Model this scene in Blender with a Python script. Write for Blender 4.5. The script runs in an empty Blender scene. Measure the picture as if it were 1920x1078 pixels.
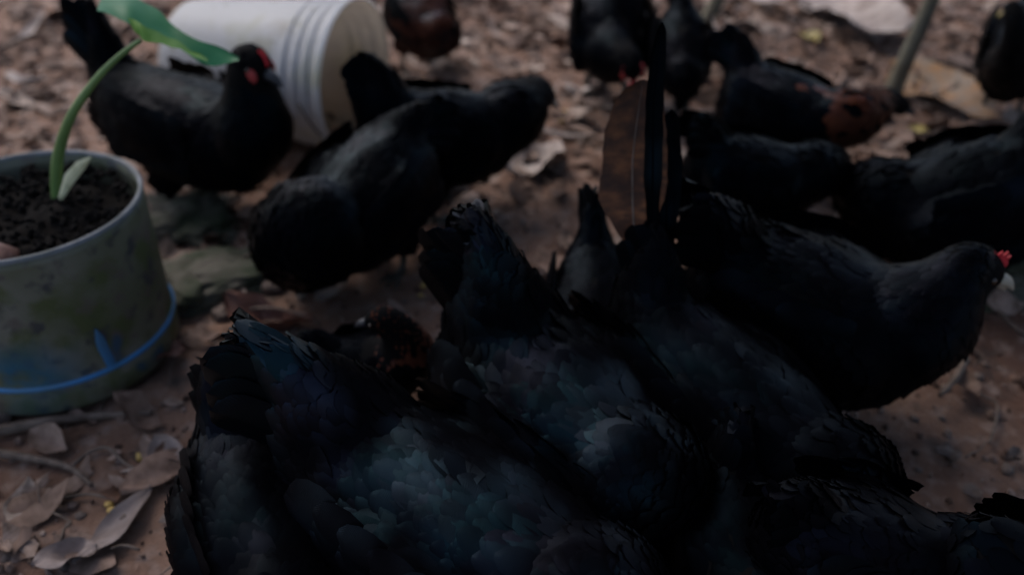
import bpy, bmesh, math, random
from mathutils import Vector, Matrix, noise, Euler
random.seed(11)
sc = bpy.context.scene
COL = sc.collection
R = math.radians

# ------------------------------------------------------------------ camera
CAM_H, PITCH, FPX = 0.95, 35.0, 1800.0
cd = bpy.data.cameras.new('camera'); cam = bpy.data.objects.new('camera', cd); COL.objects.link(cam)
cam.location = (0, 0, CAM_H); cam.rotation_euler = (R(90 - PITCH), 0, 0)
cd.sensor_width = 36.0; cd.lens = 36.0 * FPX / 1920.0
cd.clip_start = 0.02; cd.clip_end = 300
cd.dof.use_dof = True; cd.dof.focus_distance = 0.92; cd.dof.aperture_fstop = 2.5
sc.camera = cam

# ------------------------------------------------------------------ sky + sun (overcast, deep shade)
SUN_EL, SUN_AZ = 55.0, -47.0        # azimuth from +Y, negative = to the left of the picture
w = bpy.data.worlds.new('World'); sc.world = w; w.use_nodes = True
nt = w.node_tree; bg = nt.nodes['Background']
sky = nt.nodes.new('ShaderNodeTexSky'); sky.sky_type = 'NISHITA'; sky.sun_disc = False
sky.sun_elevation = R(SUN_EL); sky.sun_rotation = R(SUN_AZ)
sky.air_density = 1.0; sky.dust_density = 3.5; sky.ozone_density = 1.0
nt.links.new(sky.outputs[0], bg.inputs[0]); bg.inputs[1].default_value = 0.10
sd = bpy.data.lights.new('sun', 'SUN'); so = bpy.data.objects.new('sun', sd); COL.objects.link(so)
sd.energy = 0.9; sd.angle = R(35); sd.color = (0.985, 0.98, 1.0)
sdir = Vector((math.sin(R(SUN_AZ)) * math.cos(R(SUN_EL)), math.cos(R(SUN_AZ)) * math.cos(R(SUN_EL)), math.sin(R(SUN_EL))))
so.rotation_euler = sdir.to_track_quat('Z', 'Y').to_euler()
so.location = sdir * 20
sc.view_settings.view_transform = 'Standard'; sc.view_settings.look = 'None'
sc.view_settings.exposure = 0.92; sc.view_settings.gamma = 1.0

# ------------------------------------------------------------------ helpers
_t = R(PITCH)
def ray(px, py):
    x = (px - 960) / FPX; y = -(py - 539) / FPX
    return Vector((x, math.cos(_t) + y * math.sin(_t), -math.sin(_t) + y * math.cos(_t)))
def at(px, py, z):
    d = ray(px, py); k = (z - CAM_H) / d.z
    return Vector((d.x * k, d.y * k, z))
def aty(px, py, Y):
    d = ray(px, py); k = Y / d.y
    return Vector((d.x * k, Y, CAM_H + d.z * k))

def P(m): return m.node_tree.nodes['Principled BSDF']
def mat(name, col, rough=0.7, col2=None, scale=20.0, detail=4.0, bump=0.0, bscale=None, spec=0.4, ramp=(0.35, 0.65), coord='Object'):
    m = bpy.data.materials.new(name); m.use_nodes = True
    t = m.node_tree; p = P(m)
    p.inputs['Base Color'].default_value = (*col, 1); p.inputs['Roughness'].default_value = rough
    p.inputs['Specular IOR Level'].default_value = spec
    tc = t.nodes.new('ShaderNodeTexCoord')
    if col2:
        n = t.nodes.new('ShaderNodeTexNoise'); n.inputs['Scale'].default_value = scale; n.inputs['Detail'].default_value = detail
        t.links.new(tc.outputs[coord], n.inputs['Vector'])
        r = t.nodes.new('ShaderNodeValToRGB')
        r.color_ramp.elements[0].position = ramp[0]; r.color_ramp.elements[1].position = ramp[1]
        r.color_ramp.elements[0].color = (*col, 1); r.color_ramp.elements[1].color = (*col2, 1)
        t.links.new(n.outputs['Fac'], r.inputs['Fac']); t.links.new(r.outputs['Color'], p.inputs['Base Color'])
    if bump:
        n2 = t.nodes.new('ShaderNodeTexNoise'); n2.inputs['Scale'].default_value = bscale or scale * 3; n2.inputs['Detail'].default_value = 5
        t.links.new(tc.outputs[coord], n2.inputs['Vector'])
        b = t.nodes.new('ShaderNodeBump'); b.inputs['Strength'].default_value = bump; b.inputs['Distance'].default_value = 0.004
        t.links.new(n2.outputs['Fac'], b.inputs['Height']); t.links.new(b.outputs['Normal'], p.inputs['Normal'])
    return m

def mix_rgb(t, a, b, fac):
    n = t.nodes.new('ShaderNodeMix'); n.data_type = 'RGBA'
    for s, v in ((6, a), (7, b), (0, fac)):
        if isinstance(v, bpy.types.NodeSocket): t.links.new(v, n.inputs[s])
        elif isinstance(v, tuple): n.inputs[s].default_value = (*v, 1)
        else: n.inputs[s].default_value = v
    return n.outputs[2]

def noise_fac(t, vec, scale, lo, hi, detail=3):
    n = t.nodes.new('ShaderNodeTexNoise'); n.inputs['Scale'].default_value = scale; n.inputs['Detail'].default_value = detail
    t.links.new(vec, n.inputs['Vector'])
    mr = t.nodes.new('ShaderNodeMapRange'); mr.inputs[1].default_value = lo; mr.inputs[2].default_value = hi
    t.links.new(n.outputs['Fac'], mr.inputs[0]); return mr.outputs[0]

def mesh_obj(name, verts, faces, material=None, parent=None, smooth=True, cols=None, uvs=None, mats=None, fm=None):
    me = bpy.data.meshes.new(name); me.from_pydata([tuple(v) for v in verts], [], faces)
    if cols:
        a = me.color_attributes.new('var', 'FLOAT_COLOR', 'POINT')
        a.data.foreach_set('color', [c for v in cols for c in v])
    if uvs:
        l = me.uv_layers.new(name='UVMap')
        vi = [0] * len(me.loops); me.loops.foreach_get('vertex_index', vi)
        l.data.foreach_set('uv', [c for i in vi for c in uvs[i]])
    if smooth: me.polygons.foreach_set('use_smooth', [True] * len(me.polygons))
    for m_ in (mats or ([material] if material else [])): me.materials.append(m_)
    if fm: me.polygons.foreach_set('material_index', fm)
    me.update()
    o = bpy.data.objects.new(name, me); COL.objects.link(o)
    if parent: o.parent = parent
    return o

def tag(o, label=None, cat=None, group=None, kind=None):
    if label: o['label'] = label
    if cat: o['category'] = cat
    if group: o['group'] = group
    if kind: o['kind'] = kind
    return o
def empty(name, loc=(0, 0, 0), rz=0):
    o = bpy.data.objects.new(name, None); COL.objects.link(o); o.location = loc; o.rotation_euler = (0, 0, rz)
    o.empty_display_size = 0.05
    return o

def catmull(pts, n):
    out = []
    P_ = [pts[0]] + list(pts) + [pts[-1]]
    for i in range(1, len(P_) - 2):
        for k in range(n):
            t = k / n; a, b, c, d = P_[i - 1], P_[i], P_[i + 1], P_[i + 2]
            out.append(tuple(0.5 * ((2 * b[j]) + (-a[j] + c[j]) * t + (2 * a[j] - 5 * b[j] + 4 * c[j] - d[j]) * t * t + (-a[j] + 3 * b[j] - 3 * c[j] + d[j]) * t ** 3) for j in range(len(b))))
    out.append(tuple(pts[-1])); return out

def tube_geo(path, rad, seg=8, n=5, V=None, F=None):
    """path: points, rad: radius per point -> tapering tube"""
    V = [] if V is None else V; F = [] if F is None else F
    q = catmull([(*p, r) for p, r in zip(path, rad)], n)
    base = len(V); prev = None
    for i, p in enumerate(q):
        a = Vector(q[max(i - 1, 0)][:3]); b = Vector(q[min(i + 1, len(q) - 1)][:3]); tg = (b - a).normalized()
        if prev is None: prev = tg.orthogonal().normalized()
        prev = (prev - tg * prev.dot(tg)).normalized(); bn = tg.cross(prev)
        for s in range(seg):
            an = 2 * math.pi * s / seg
            V.append(Vector(p[:3]) + (prev * math.cos(an) + bn * math.sin(an)) * p[3])
    for i in range(len(q) - 1):
        for s in range(seg):
            F.append((base + i * seg + s, base + i * seg + (s + 1) % seg, base + (i + 1) * seg + (s + 1) % seg, base + (i + 1) * seg + s))
    F.append(tuple(base + s for s in range(seg))[::-1]); F.append(tuple(base + (len(q) - 1) * seg + s for s in range(seg)))
    return V, F

def ico(sub=2):
    bm = bmesh.new(); bmesh.ops.create_icosphere(bm, subdivisions=sub, radius=1.0)
    v = [x.co.copy() for x in bm.verts]; f = [tuple(y.index for y in x.verts) for x in bm.faces]; bm.free(); return v, f
ICO1, ICO2, ICO3, ICO4 = ico(1), ico(2), ico(3), ico(5)
def add_ell(V, F, c, ax, geo=ICO2):
    b = len(V)
    for v in geo[0]: V.append(Vector(c) + ax[0] * v.x + ax[1] * v.y + ax[2] * v.z)
    for f in geo[1]: F.append(tuple(i + b for i in f))

# ------------------------------------------------------------------ materials
def feather_mat(name='black_feather', base=(0.0012, 0.0012, 0.0018), rough=0.42):
    m = bpy.data.materials.new(name); m.use_nodes = True; t = m.node_tree; p = P(m)
    at_ = t.nodes.new('ShaderNodeAttribute'); at_.attribute_name = 'var'
    sep = t.nodes.new('ShaderNodeSeparateColor'); t.links.new(at_.outputs['Color'], sep.inputs[0])
    rust = mix_rgb(t, (0.05, 0.015, 0.008), (0.085, 0.028, 0.014), sep.outputs[0])
    tc = t.nodes.new('ShaderNodeTexCoord')
    base_v = mix_rgb(t, base, (base[0] * 2.2, base[1] * 2.0, base[2] * 1.9), sep.outputs[0])
    c = mix_rgb(t, base_v, rust, sep.outputs[1])
    t.links.new(c, p.inputs['Base Color'])
    r = t.nodes.new('ShaderNodeValToRGB'); r.color_ramp.elements[0].color = (0.25, 0.30, 0.5, 1)
    r.color_ramp.elements[1].color = (0.42, 0.40, 0.55, 1)
    for pos, cc in ((0.2, (0.12, 0.46, 0.62)), (0.42, (0.24, 0.43, 0.64)), (0.65, (0.34, 0.36, 0.62))):
        e = r.color_ramp.elements.new(pos); e.color = (*cc, 1)
    t.links.new(sep.outputs[2], r.inputs['Fac'])
    t.links.new(r.outputs['Color'], p.inputs['Specular Tint'])
    ml = t.nodes.new('ShaderNodeMapRange'); ml.inputs[3].default_value = 0.03; ml.inputs[4].default_value = 0.85
    pn = noise_fac(t, tc.outputs['Object'], 9, 0.45, 0.7, 2)
    pm = t.nodes.new('ShaderNodeMath'); pm.operation = 'MULTIPLY'; t.links.new(sep.outputs[0], pm.inputs[0]); t.links.new(pn, pm.inputs[1])
    t.links.new(pm.outputs[0], ml.inputs[0]); t.links.new(ml.outputs[0], p.inputs['Specular IOR Level'])
    p.inputs['Roughness'].default_value = rough
    # barbs along the vane
    mp = t.nodes.new('ShaderNodeMapping'); t.links.new(tc.outputs['UV'], mp.inputs['Vector'])
    mp.inputs['Rotation'].default_value = (0, 0, R(35))
    wv = t.nodes.new('ShaderNodeTexWave'); wv.inputs['Scale'].default_value = 9; wv.inputs['Distortion'].default_value = 2.5; wv.inputs['Detail'].default_value = 2
    t.links.new(mp.outputs[0], wv.inputs['Vector'])
    b = t.nodes.new('ShaderNodeBump'); b.inputs['Strength'].default_value = 0.12; b.inputs['Distance'].default_value = 0.002
    t.links.new(wv.outputs['Fac'], b.inputs['Height']); t.links.new(b.outputs['Normal'], p.inputs['Normal'])
    return m
M_feather = feather_mat()
M_sheen = feather_mat('glossy_tail_feather', (0.0012, 0.0014, 0.002), 0.36)
M_brownfeather = mat('brown_feather', (0.05, 0.024, 0.016), 0.6, (0.20, 0.08, 0.035), 26, spec=0.15, bump=0.2)
def brown_feather_mat(m):
    t = m.node_tree; p = P(m); tc = [n for n in t.nodes if n.type == 'TEX_COORD'][0]
    mp = t.nodes.new('ShaderNodeMapping'); t.links.new(tc.outputs['UV'], mp.inputs['Vector']); mp.inputs['Scale'].default_value = (26, 3.5, 1); mp.inputs['Rotation'].default_value = (0, 0, R(8))
    c0 = p.inputs['Base Color'].links[0].from_socket
    c = mix_rgb(t, c0, (0.03, 0.018, 0.015), noise_fac(t, mp.outputs[0], 0.8, .35, .75, 3))
    t.links.new(c, p.inputs['Base Color'])
brown_feather_mat(M_brownfeather)
M_skin = mat('black_down', (0.0025, 0.0025, 0.003), 0.85, spec=0.08)
M_shank = mat('grey_shank', (0.07, 0.065, 0.05), 0.55, (0.03, 0.03, 0.028), 60, bump=0.3)
M_comb = mat('red_comb', (0.50, 0.02, 0.03), 0.55, (0.62, 0.05, 0.06), 60, bump=0.3, bscale=150)
M_face = mat('red_face_skin', (0.28, 0.03, 0.03), 0.6, (0.42, 0.05, 0.045), 90, bump=0.3, bscale=200)
M_beak = mat('horn_beak', (0.03, 0.03, 0.035), 0.35)
M_beak_pale = mat('pale_horn_beak', (0.38, 0.33, 0.26), 0.4)
M_eye = mat('dark_eye', (0.02, 0.008, 0.004), 0.1, spec=0.8)

# ground
def ground_mat():
    m = bpy.data.materials.new('bare_earth'); m.use_nodes = True; t = m.node_tree; p = P(m)
    tc = t.nodes.new('ShaderNodeTexCoord'); v = tc.outputs['Object']
    c = mix_rgb(t, (0.105, 0.056, 0.039), (0.205, 0.122, 0.086), noise_fac(t, v, 3.0, 0.35, 0.65))
    c = mix_rgb(t, c, (0.25, 0.18, 0.15), noise_fac(t, v, 35, 0.5, 0.75, 6))
    c = mix_rgb(t, c, (0.05, 0.037, 0.032), noise_fac(t, v, 13, 0.56, 0.72, 6))
    t.links.new(c, p.inputs['Base Color']); p.inputs['Roughness'].default_value = 0.85; p.inputs['Specular IOR Level'].default_value = 0.25
    n = t.nodes.new('ShaderNodeTexNoise'); n.inputs['Scale'].default_value = 90; n.inputs['Detail'].default_value = 8
    t.links.new(v, n.inputs['Vector'])
    b = t.nodes.new('ShaderNodeBump'); b.inputs['Strength'].default_value = 0.8; b.inputs['Distance'].default_value = 0.006
    t.links.new(n.outputs['Fac'], b.inputs['Height']); t.links.new(b.outputs['Normal'], p.inputs['Normal'])
    return m
M_ground = ground_mat()
def litter_mat(name, cols, tl=0.0):
    m = bpy.data.materials.new(name); m.use_nodes = True; t = m.node_tree; p = P(m)
    at_ = t.nodes.new('ShaderNodeAttribute'); at_.attribute_name = 'var'
    sep = t.nodes.new('ShaderNodeSeparateColor'); t.links.new(at_.outputs['Color'], sep.inputs[0])
    r = t.nodes.new('ShaderNodeValToRGB'); e = r.color_ramp.elements
    e[0].color = (*cols[0], 1); e[1].color = (*cols[-1], 1)
    for i, c in enumerate(cols[1:-1]): x = e.new((i + 1) / (len(cols) - 1)); x.color = (*c, 1)
    t.links.new(sep.outputs[0], r.inputs['Fac'])
    tc = t.nodes.new('ShaderNodeTexCoord')
    f = noise_fac(t, tc.outputs['Object'], 55, 0.4, 0.7, 5)
    dk = t.nodes.new('ShaderNodeMix'); dk.data_type = 'RGBA'; dk.blend_type = 'MULTIPLY'
    t.links.new(f, dk.inputs[0]); t.links.new(r.outputs['Color'], dk.inputs[6]); dk.inputs[7].default_value = (0.5, 0.46, 0.42, 1)
    t.links.new(dk.outputs[2], p.inputs['Base Color']); p.inputs['Roughness'].default_value = 0.7; p.inputs['Specular IOR Level'].default_value = 0.3
    # veins
    wv = t.nodes.new('ShaderNodeTexWave'); wv.inputs['Scale'].default_value = 4; wv.inputs['Distortion'].default_value = 1.5
    t.links.new(tc.outputs['UV'], wv.inputs['Vector'])
    b = t.nodes.new('ShaderNodeBump'); b.inputs['Strength'].default_value = 0.15; b.inputs['Distance'].default_value = 0.002
    t.links.new(wv.outputs['Fac'], b.inputs['Height']); t.links.new(b.outputs['Normal'], p.inputs['Normal'])
    return m
M_litter = litter_mat('dry_leaf', [(0.075, 0.042, 0.030), (0.17, 0.106, 0.080), (0.27, 0.195, 0.160), (0.29, 0.205, 0.168), (0.15, 0.078, 0.050), (0.36, 0.29, 0.25)])
M_palleaf = mat('pale_dry_leaf', (0.40, 0.34, 0.31), 0.65, (0.24, 0.19, 0.17), 25, bump=0.4, spec=0.3)
M_orangeleaf = mat('orange_dry_leaf', (0.28, 0.135, 0.045), 0.6, (0.20, 0.15, 0.11), 28, bump=0.4)
M_duskleaf = mat('dusty_dry_leaf', (0.26, 0.21, 0.195), 0.7, (0.17, 0.13, 0.115), 30, bump=0.5, spec=0.2)
M_yellowleaf = mat('yellow_leaf', (0.42, 0.33, 0.09), 0.6, (0.30, 0.24, 0.12), 40, bump=0.3)
M_redleaf = mat('reddish_dry_leaf', (0.14, 0.055, 0.035), 0.6, (0.09, 0.04, 0.03), 40, bump=0.3)
M_corn = mat('corn_kernel', (0.42, 0.28, 0.08), 0.5)
M_twig = mat('dry_twig', (0.17, 0.125, 0.10), 0.8, (0.09, 0.065, 0.05), 60, bump=0.5)
M_stem = mat('sapling_bark', (0.115, 0.10, 0.07), 0.8, (0.17, 0.16, 0.12), 18, bump=0.5)
M_rock = mat('mossy_stone', (0.095, 0.085, 0.07), 0.9, (0.03, 0.04, 0.02), 16, detail=8, bump=1.0, bscale=45)
M_rock2 = mat('brown_stone', (0.16, 0.12, 0.10), 0.85, (0.09, 0.065, 0.055), 30, bump=0.6)
M_taro = mat('green_leaf_blade', (0.022, 0.145, 0.052), 0.45, (0.03, 0.17, 0.075), 14)
P(M_taro).inputs['Specular IOR Level'].default_value = 0.2
M_taro_under = mat('leaf_underside', (0.10, 0.23, 0.022), 0.6, (0.06, 0.18, 0.03), 18)
M_stalk = mat('green_stalk', (0.14, 0.23, 0.07), 0.45, (0.10, 0.17, 0.05), 25)
M_stub = mat('pale_leaf_sheath', (0.80, 0.74, 0.48), 0.6, (0.55, 0.52, 0.30), 60)

# ------------------------------------------------------------------ ground sheet
def gh(x, y):
    v = Vector((x, y, 0))
    return 0.016 * noise.noise(v * 1.7) + 0.010 * noise.noise(v * 6 + Vector((7, 3, 1))) + 0.006 * noise.noise(v * 22) + 0.003 * noise.noise(v * 55)
def build_ground():
    def axis(lo, hi, far, fine, n_out):
        a = []; k = (far - hi)
        left = [lo - k * ((n_out - i) / n_out) ** 2.2 for i in range(n_out)]
        n = int((hi - lo) / fine); mid = [lo + (hi - lo) * i / n for i in range(n + 1)]
        right = [hi + k * ((i + 1) / n_out) ** 2.2 for i in range(n_out)]
        return left + mid + right
    xs = axis(-1.9, 1.9, 60, 0.017, 14); ys = axis(0.2, 3.6, 60, 0.017, 14)
    V = [(x, y, gh(x, y)) for y in ys for x in xs]; nx = len(xs)
    F = [(j * nx + i, j * nx + i + 1, (j + 1) * nx + i + 1, (j + 1) * nx + i) for j in range(len(ys) - 1) for i in range(nx - 1)]
    tag(mesh_obj('ground', V, F, M_ground), 'bare brown earth of the chicken yard', kind='structure')
build_ground()

# ------------------------------------------------------------------ leaves
def leaf_geo(L, W, bend=0.3, curl=0.3, nu=5, nv=3, twist=0.0, wob=0.0, shape='lance'):
    """leaf along +x, length L, width W; bend lifts the ends, curl cups the sides"""
    V, F, U = [], [], []
    for i in range(nu + 1):
        t = i / nu
        if shape == 'lance': wd = math.sin(math.pi * min(max(t, 0.02), 0.985)) ** 0.75
        elif shape == 'oval': wd = math.sqrt(max(0.0, 1 - (2 * t - 1) ** 2)) * 0.98 + 0.02
        else: wd = 0.75 + 0.25 * math.sin(5 * t + 1)
        x = (t - 0.5) * L
        for j in range(nv):
            s = (j / (nv - 1)) * 2 - 1
            y = s * wd * W / 2; z = bend * L * (t - 0.5) ** 2 * 2 + curl * W * (s * wd) ** 2 + wob * W * math.sin(7 * t + 3 * s)
            an = twist * (t - 0.5)
            V.append(Vector((x, y * math.cos(an) - z * math.sin(an), y * math.sin(an) + z * math.cos(an)))); U.append((t, s * 0.5 + 0.5))
    for i in range(nu):
        for j in range(nv - 1):
            F.append((i * nv + j, i * nv + j + 1, (i + 1) * nv + j + 1, (i + 1) * nv + j))
    return V, F, U

def in_clear(x, y):
    return False
POTC = Vector((-0.693, 1.180, 0.27))
def blocked(x, y):
    return (Vector((x, y)) - Vector((POTC.x, POTC.y))).length < 0.175
# litter density: dense at the far side and lower left, thinner on the bare patch in the middle
bare = [(at(720, 560, 0), 0.22), (at(700, 450, 0), 0.18), (at(250, 260, 0), 0.16), (at(1150, 420, 0), 0.2), (at(1780, 800, 0), 0.3)]
def keep(x, y):
    for c, r in bare:
        if (Vector((x, y)) - Vector((c.x, c.y))).length < r: return random.random() < 0.22
    return True
def litter():
    V, F, C, U = [], [], [], []
    rnd = random.Random(5)
    for i in range(7000):
        x = rnd.uniform(-1.9, 2.1); y = rnd.uniform(0.3, 3.7)
        if blocked(x, y) or not keep(x, y): continue
        if y < 1.3 and rnd.random() < 0.5: continue
        L = rnd.choice((0.02, 0.03, 0.04, 0.055, 0.075, 0.09)) * rnd.uniform(0.7, 1.3); W = L * rnd.uniform(0.25, 0.6)
        v, f, u = leaf_geo(L, W, rnd.uniform(-0.25, 0.5), rnd.uniform(-0.3, 0.5), 4, 3, rnd.uniform(-0.8, 0.8), 0.06, rnd.choice(('lance', 'oval', 'torn')))
        m = Euler((rnd.gauss(0, 0.28), rnd.gauss(0, 0.22), rnd.uniform(0, 6.28))).to_matrix()
        z = gh(x, y) + 0.004 + rnd.random() * 0.012; b = len(V); c = rnd.random()
        for q in v: V.append(m @ q + Vector((x, y, z)))
        F += [tuple(k + b for k in g) for g in f]; C += [(c, 0, rnd.random(), 1)] * len(v); U += u
    tag(mesh_obj('leaf_litter', V, F, M_litter, cols=C, uvs=U), 'small dry brown leaf fragments covering the earth', kind='stuff')
    # clods and grit
    V, F, C = [], [], []
    for i in range(13000):
        x = rnd.uniform(-1.7, 1.8); y = rnd.uniform(0.3, 3.2)
        if blocked(x, y): continue
        r = rnd.choice((0.002, 0.003, 0.004, 0.006, 0.009)) * rnd.uniform(0.7, 1.3)
        m = Euler((rnd.random() * 6, rnd.random() * 6, rnd.random() * 6)).to_matrix()
        ax = [m @ Vector((r, 0, 0)), m @ Vector((0, r * rnd.uniform(.5, .9), 0)), m @ Vector((0, 0, r * rnd.uniform(.4, .8)))]
        n0 = len(V); add_ell(V, F, (x, y, gh(x, y) + r * 0.3), ax, ICO1); c = rnd.random() ** 1.5; C += [(c, 0, 0, 1)] * (len(V) - n0)
    tag(mesh_obj('earth_clods', V, F, M_litter, cols=C, smooth=False), 'crumbs of earth and grit lying on the ground', kind='stuff')
    V, F = [], []
    for i in range(420):
        x = rnd.uniform(-1.7, 1.8); y = rnd.uniform(0.35, 3.3)
        if blocked(x, y): continue
        a = rnd.uniform(0, 6.28); L = rnd.uniform(0.03, 0.11); r = rnd.uniform(0.0007, 0.0022)
        pts = [(x + math.cos(a + rnd.gauss(0, .25)) * L * t, y + math.sin(a + rnd.gauss(0, .25)) * L * t, gh(x, y) + 0.008 + rnd.random() * 0.01) for t in (0, .35, .7, 1)]
        tube_geo(pts, [r, r, r * .8, r * .5], 5, 2, V, F)
    tag(mesh_obj('fallen_twig_scatter', V, F, M_twig), 'thin broken twigs and roots strewn over the earth', kind='stuff')
litter()

LM = [((120, 830), 'in front of the old pot'), ((250, 640), 'beside the old pot'), ((80, 150), 'behind the old pot at the far left'), ((60, 1000), 'in the lower left corner'), ((270, 960), 'left of the lowest left hen'),
      ((420, 380), 'between the pot and the pecking hen'), ((560, 20), 'above the white bucket'), ((600, 620), 'behind the nearest hen tail'), ((720, 450), 'on the bare patch under the pecking hen'), ((760, 180), 'beside the bucket mouth'),
      ((940, 60), 'at the top edge between bucket and red-faced hen'), ((960, 350), 'on the earth behind the hollow-tailed hen'), ((1060, 260), 'in front of the beak by the bucket'), ((1380, 150), 'near the tail of the rust-necked hen'), ((1480, 40), 'at the top edge right of the forked stem'),
      ((1600, 110), 'under the large pale leaf'), ((1800, 40), 'right of the leaning sapling near the top'), ((1780, 180), 'around the orange leaf'), ((1640, 400), 'in the gap between the right-hand hens'), ((1850, 450), 'on the mossy boulder side'), ((1780, 760), 'below the red-combed hen on the right'), ((1880, 880), 'at the right edge in the shade')]
def where(px, py): return min(LM, key=lambda l: (l[0][0] - px) ** 2 + (l[0][1] - py) ** 2)[1]
# countable larger leaves
def leaf_thing(name, pos, L, W, rz, tilt, material, label, group, seed=0, shape='lance', bend=0.25, curl=0.25, thick=0.0012, rx=0.0):
    rnd = random.Random(seed)
    v, f, u = leaf_geo(L, W, bend, curl, 16, 9, rnd.uniform(-0.7, 0.7), 0.05, shape)
    for q in v:
        h = noise.noise(q * (2.2 / max(L, .03)) + Vector((seed * 1.7, 0, 0))); q.z += h * W * .35; q.y += noise.noise(q * 40 + Vector((0, seed, 0))) * W * .12; q.x += noise.noise(q * 55 + Vector((seed, 3, 0))) * W * .10
    n = len(v)
    v2 = v + [q - Vector((0, 0, thick)) for q in v]; f2 = f + [tuple(k + n for k in g)[::-1] for g in f]
    c = rnd.random()
    o = mesh_obj(name, v2, f2, material, cols=[(c, 0, 0, 1)] * len(v2), uvs=u + u)
    o.location = pos; o.rotation_euler = (rx, tilt, rz)
    return tag(o, label, 'leaf', group)
rl = random.Random(21); cnt = 0
G_LEAF = 'larger dry leaves scattered among the hens'
while cnt < 170:
    px, py = rl.uniform(-20, 1940), rl.uniform(-30, 1060)
    p = at(px, py, 0)
    if blocked(p.x, p.y) or not keep(p.x, p.y): continue
    if py > 500 and rl.random() < 0.65: continue
    L = rl.uniform(0.05, 0.115); p.z = gh(p.x, p.y) + rl.uniform(0.010, 0.022)
    c0 = random.Random(cnt); c0.uniform(-.7, .7); tone = ('dark brown', 'dull brown', 'grey-brown', 'tan', 'reddish brown', 'pale greyish')[min(5, int(c0.random() * 6))]
    shp = rl.choice(('lance', 'oval', 'lance')); wr = rl.uniform(0.3, 0.55)
    leaf_thing('dry_leaf', p, L, L * wr, rl.uniform(0, 6.28), rl.gauss(0, 0.15), M_litter,
               '%s %s %s dry leaf %s' % ('small' if L < .07 else 'medium' if L < .095 else 'large', tone, 'pointed' if shp == 'lance' else 'rounded', where(px, py)), G_LEAF, seed=cnt, bend=rl.uniform(-.1, .4), curl=rl.uniform(-.2, .4), shape=shp, rx=rl.gauss(0, 0.18))
    cnt += 1
def gl(px, py, dz=0.02):
    p = at(px, py, 0.0); p.z = gh(p.x, p.y) + dz; return p
def span_leaf(a, b, W, material, label, dz=0.02, name='dry_leaf', rx=0.0, **k):
    A, B = gl(*a, dz), gl(*b, dz); d = B - A
    return leaf_thing(name, (A + B) / 2, d.length, W, math.atan2(d.y, d.x), 0, material, label, None, rx=rx, **k)
span_leaf((1500, 0), (1680, 105), 0.17, M_palleaf, 'large pale grey-brown dead leaf lying flat left of the sapling stem', 0.03, seed=3, shape='oval', curl=0.15)
span_leaf((1665, 135), (1865, 235), 0.14, M_orangeleaf, 'big orange-brown dead leaf at the foot of the sapling stem', 0.02, seed=4, shape='oval', bend=.08, curl=.1)
span_leaf((1400, 10), (1500, 45), 0.07, M_palleaf, 'small bright cream dead leaf near the top edge right of the forked stem', 0.045, seed=5, shape='oval', curl=-0.2)
span_leaf((1490, 85), (1535, 90), 0.05, M_yellowleaf, 'small yellow leaf between the rust-necked hen and the pale leaf', 0.03, seed=6, shape='oval')
span_leaf((1845, 80), (1885, 55), 0.055, M_yellowleaf, 'small yellow leaf beside the hen at the right edge', 0.03, seed=7, shape='oval')
span_leaf((930, 325), (1050, 210), 0.022, M_palleaf, 'long narrow pale leaf strip slanting below the pecking hen', 0.025, seed=8, curl=0.5)
span_leaf((980, 262), (1110, 290), 0.02, M_palleaf, 'narrow pale leaf strip lying crosswise near the long slanting strip', 0.03, seed=9, curl=0.4)
span_leaf((1055, 185), (1110, 190), 0.035, M_palleaf, 'pale greyish leaf in front of the beak of the hen by the bucket', 0.03, seed=10, shape='oval', curl=-0.3)
span_leaf((950, 345), (1050, 300), 0.09, M_palleaf, 'flat grey leaf in the crook of the narrow leaf strips', 0.012, seed=12, shape='oval')
span_leaf((1330, 90), (1350, 190), 0.035, M_palleaf, 'long pale leaf standing up left of the rust-necked hen', 0.04, seed=13)
span_leaf((1365, 95), (1400, 210), 0.03, M_palleaf, 'long pale leaf against the tail of the rust-necked hen', 0.035, seed=14)
span_leaf((150, 1072), (290, 922), 0.040, M_duskleaf, 'long pale pointed leaf lying at the lower left beside the corn', 0.012, seed=15, curl=0.15, bend=0.05)
span_leaf((70, 1075), (190, 1035), 0.05, M_duskleaf, 'greyish crumpled leaf at the bottom left corner', 0.012, seed=16, shape='oval')
span_leaf((600, 590), (655, 520), 0.05, M_palleaf, 'pale greyish leaf lying on bare earth in front of the pecking beak', 0.014, seed=17, shape='oval')
span_leaf((430, 590), (590, 640), 0.07, M_redleaf, 'reddish brown curved leaf behind the raised tail of the nearest hen', 0.012, seed=18, shape='oval', curl=0.3)
span_leaf((300, 700), (345, 660), 0.045, M_redleaf, 'brick red leaf piece at the foot of the old pot', 0.02, seed=19, shape='oval')
span_leaf((842, 315), (885, 330), 0.018, M_palleaf, 'tiny pale leaf chip under the hen beside the bucket', 0.02, seed=20, shape='oval')
span_leaf((280, 870), (345, 850), 0.05, M_duskleaf, 'crumpled tan leaf touching the breast of the lower left hen', 0.015, seed=22, shape='oval')
span_leaf((1700, 250), (1740, 246), 0.03, M_yellowleaf, 'yellowish leaf below the beak of the rust-necked hen', 0.01, seed=23, shape='oval')
span_leaf((1640, 380), (1690, 395), 0.05, M_palleaf, 'small grey-brown leaf between the dark hens on the right', 0.03, seed=24, shape='oval')
span_leaf((20, 170), (100, 180), 0.04, M_palleaf, 'grey dead leaf lying at the far left behind the pot', 0.03, seed=25, shape='oval')
span_leaf((30, 120), (90, 60), 0.03, M_palleaf, 'narrow grey leaf at the far left edge near the top', 0.03, seed=26)

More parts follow.
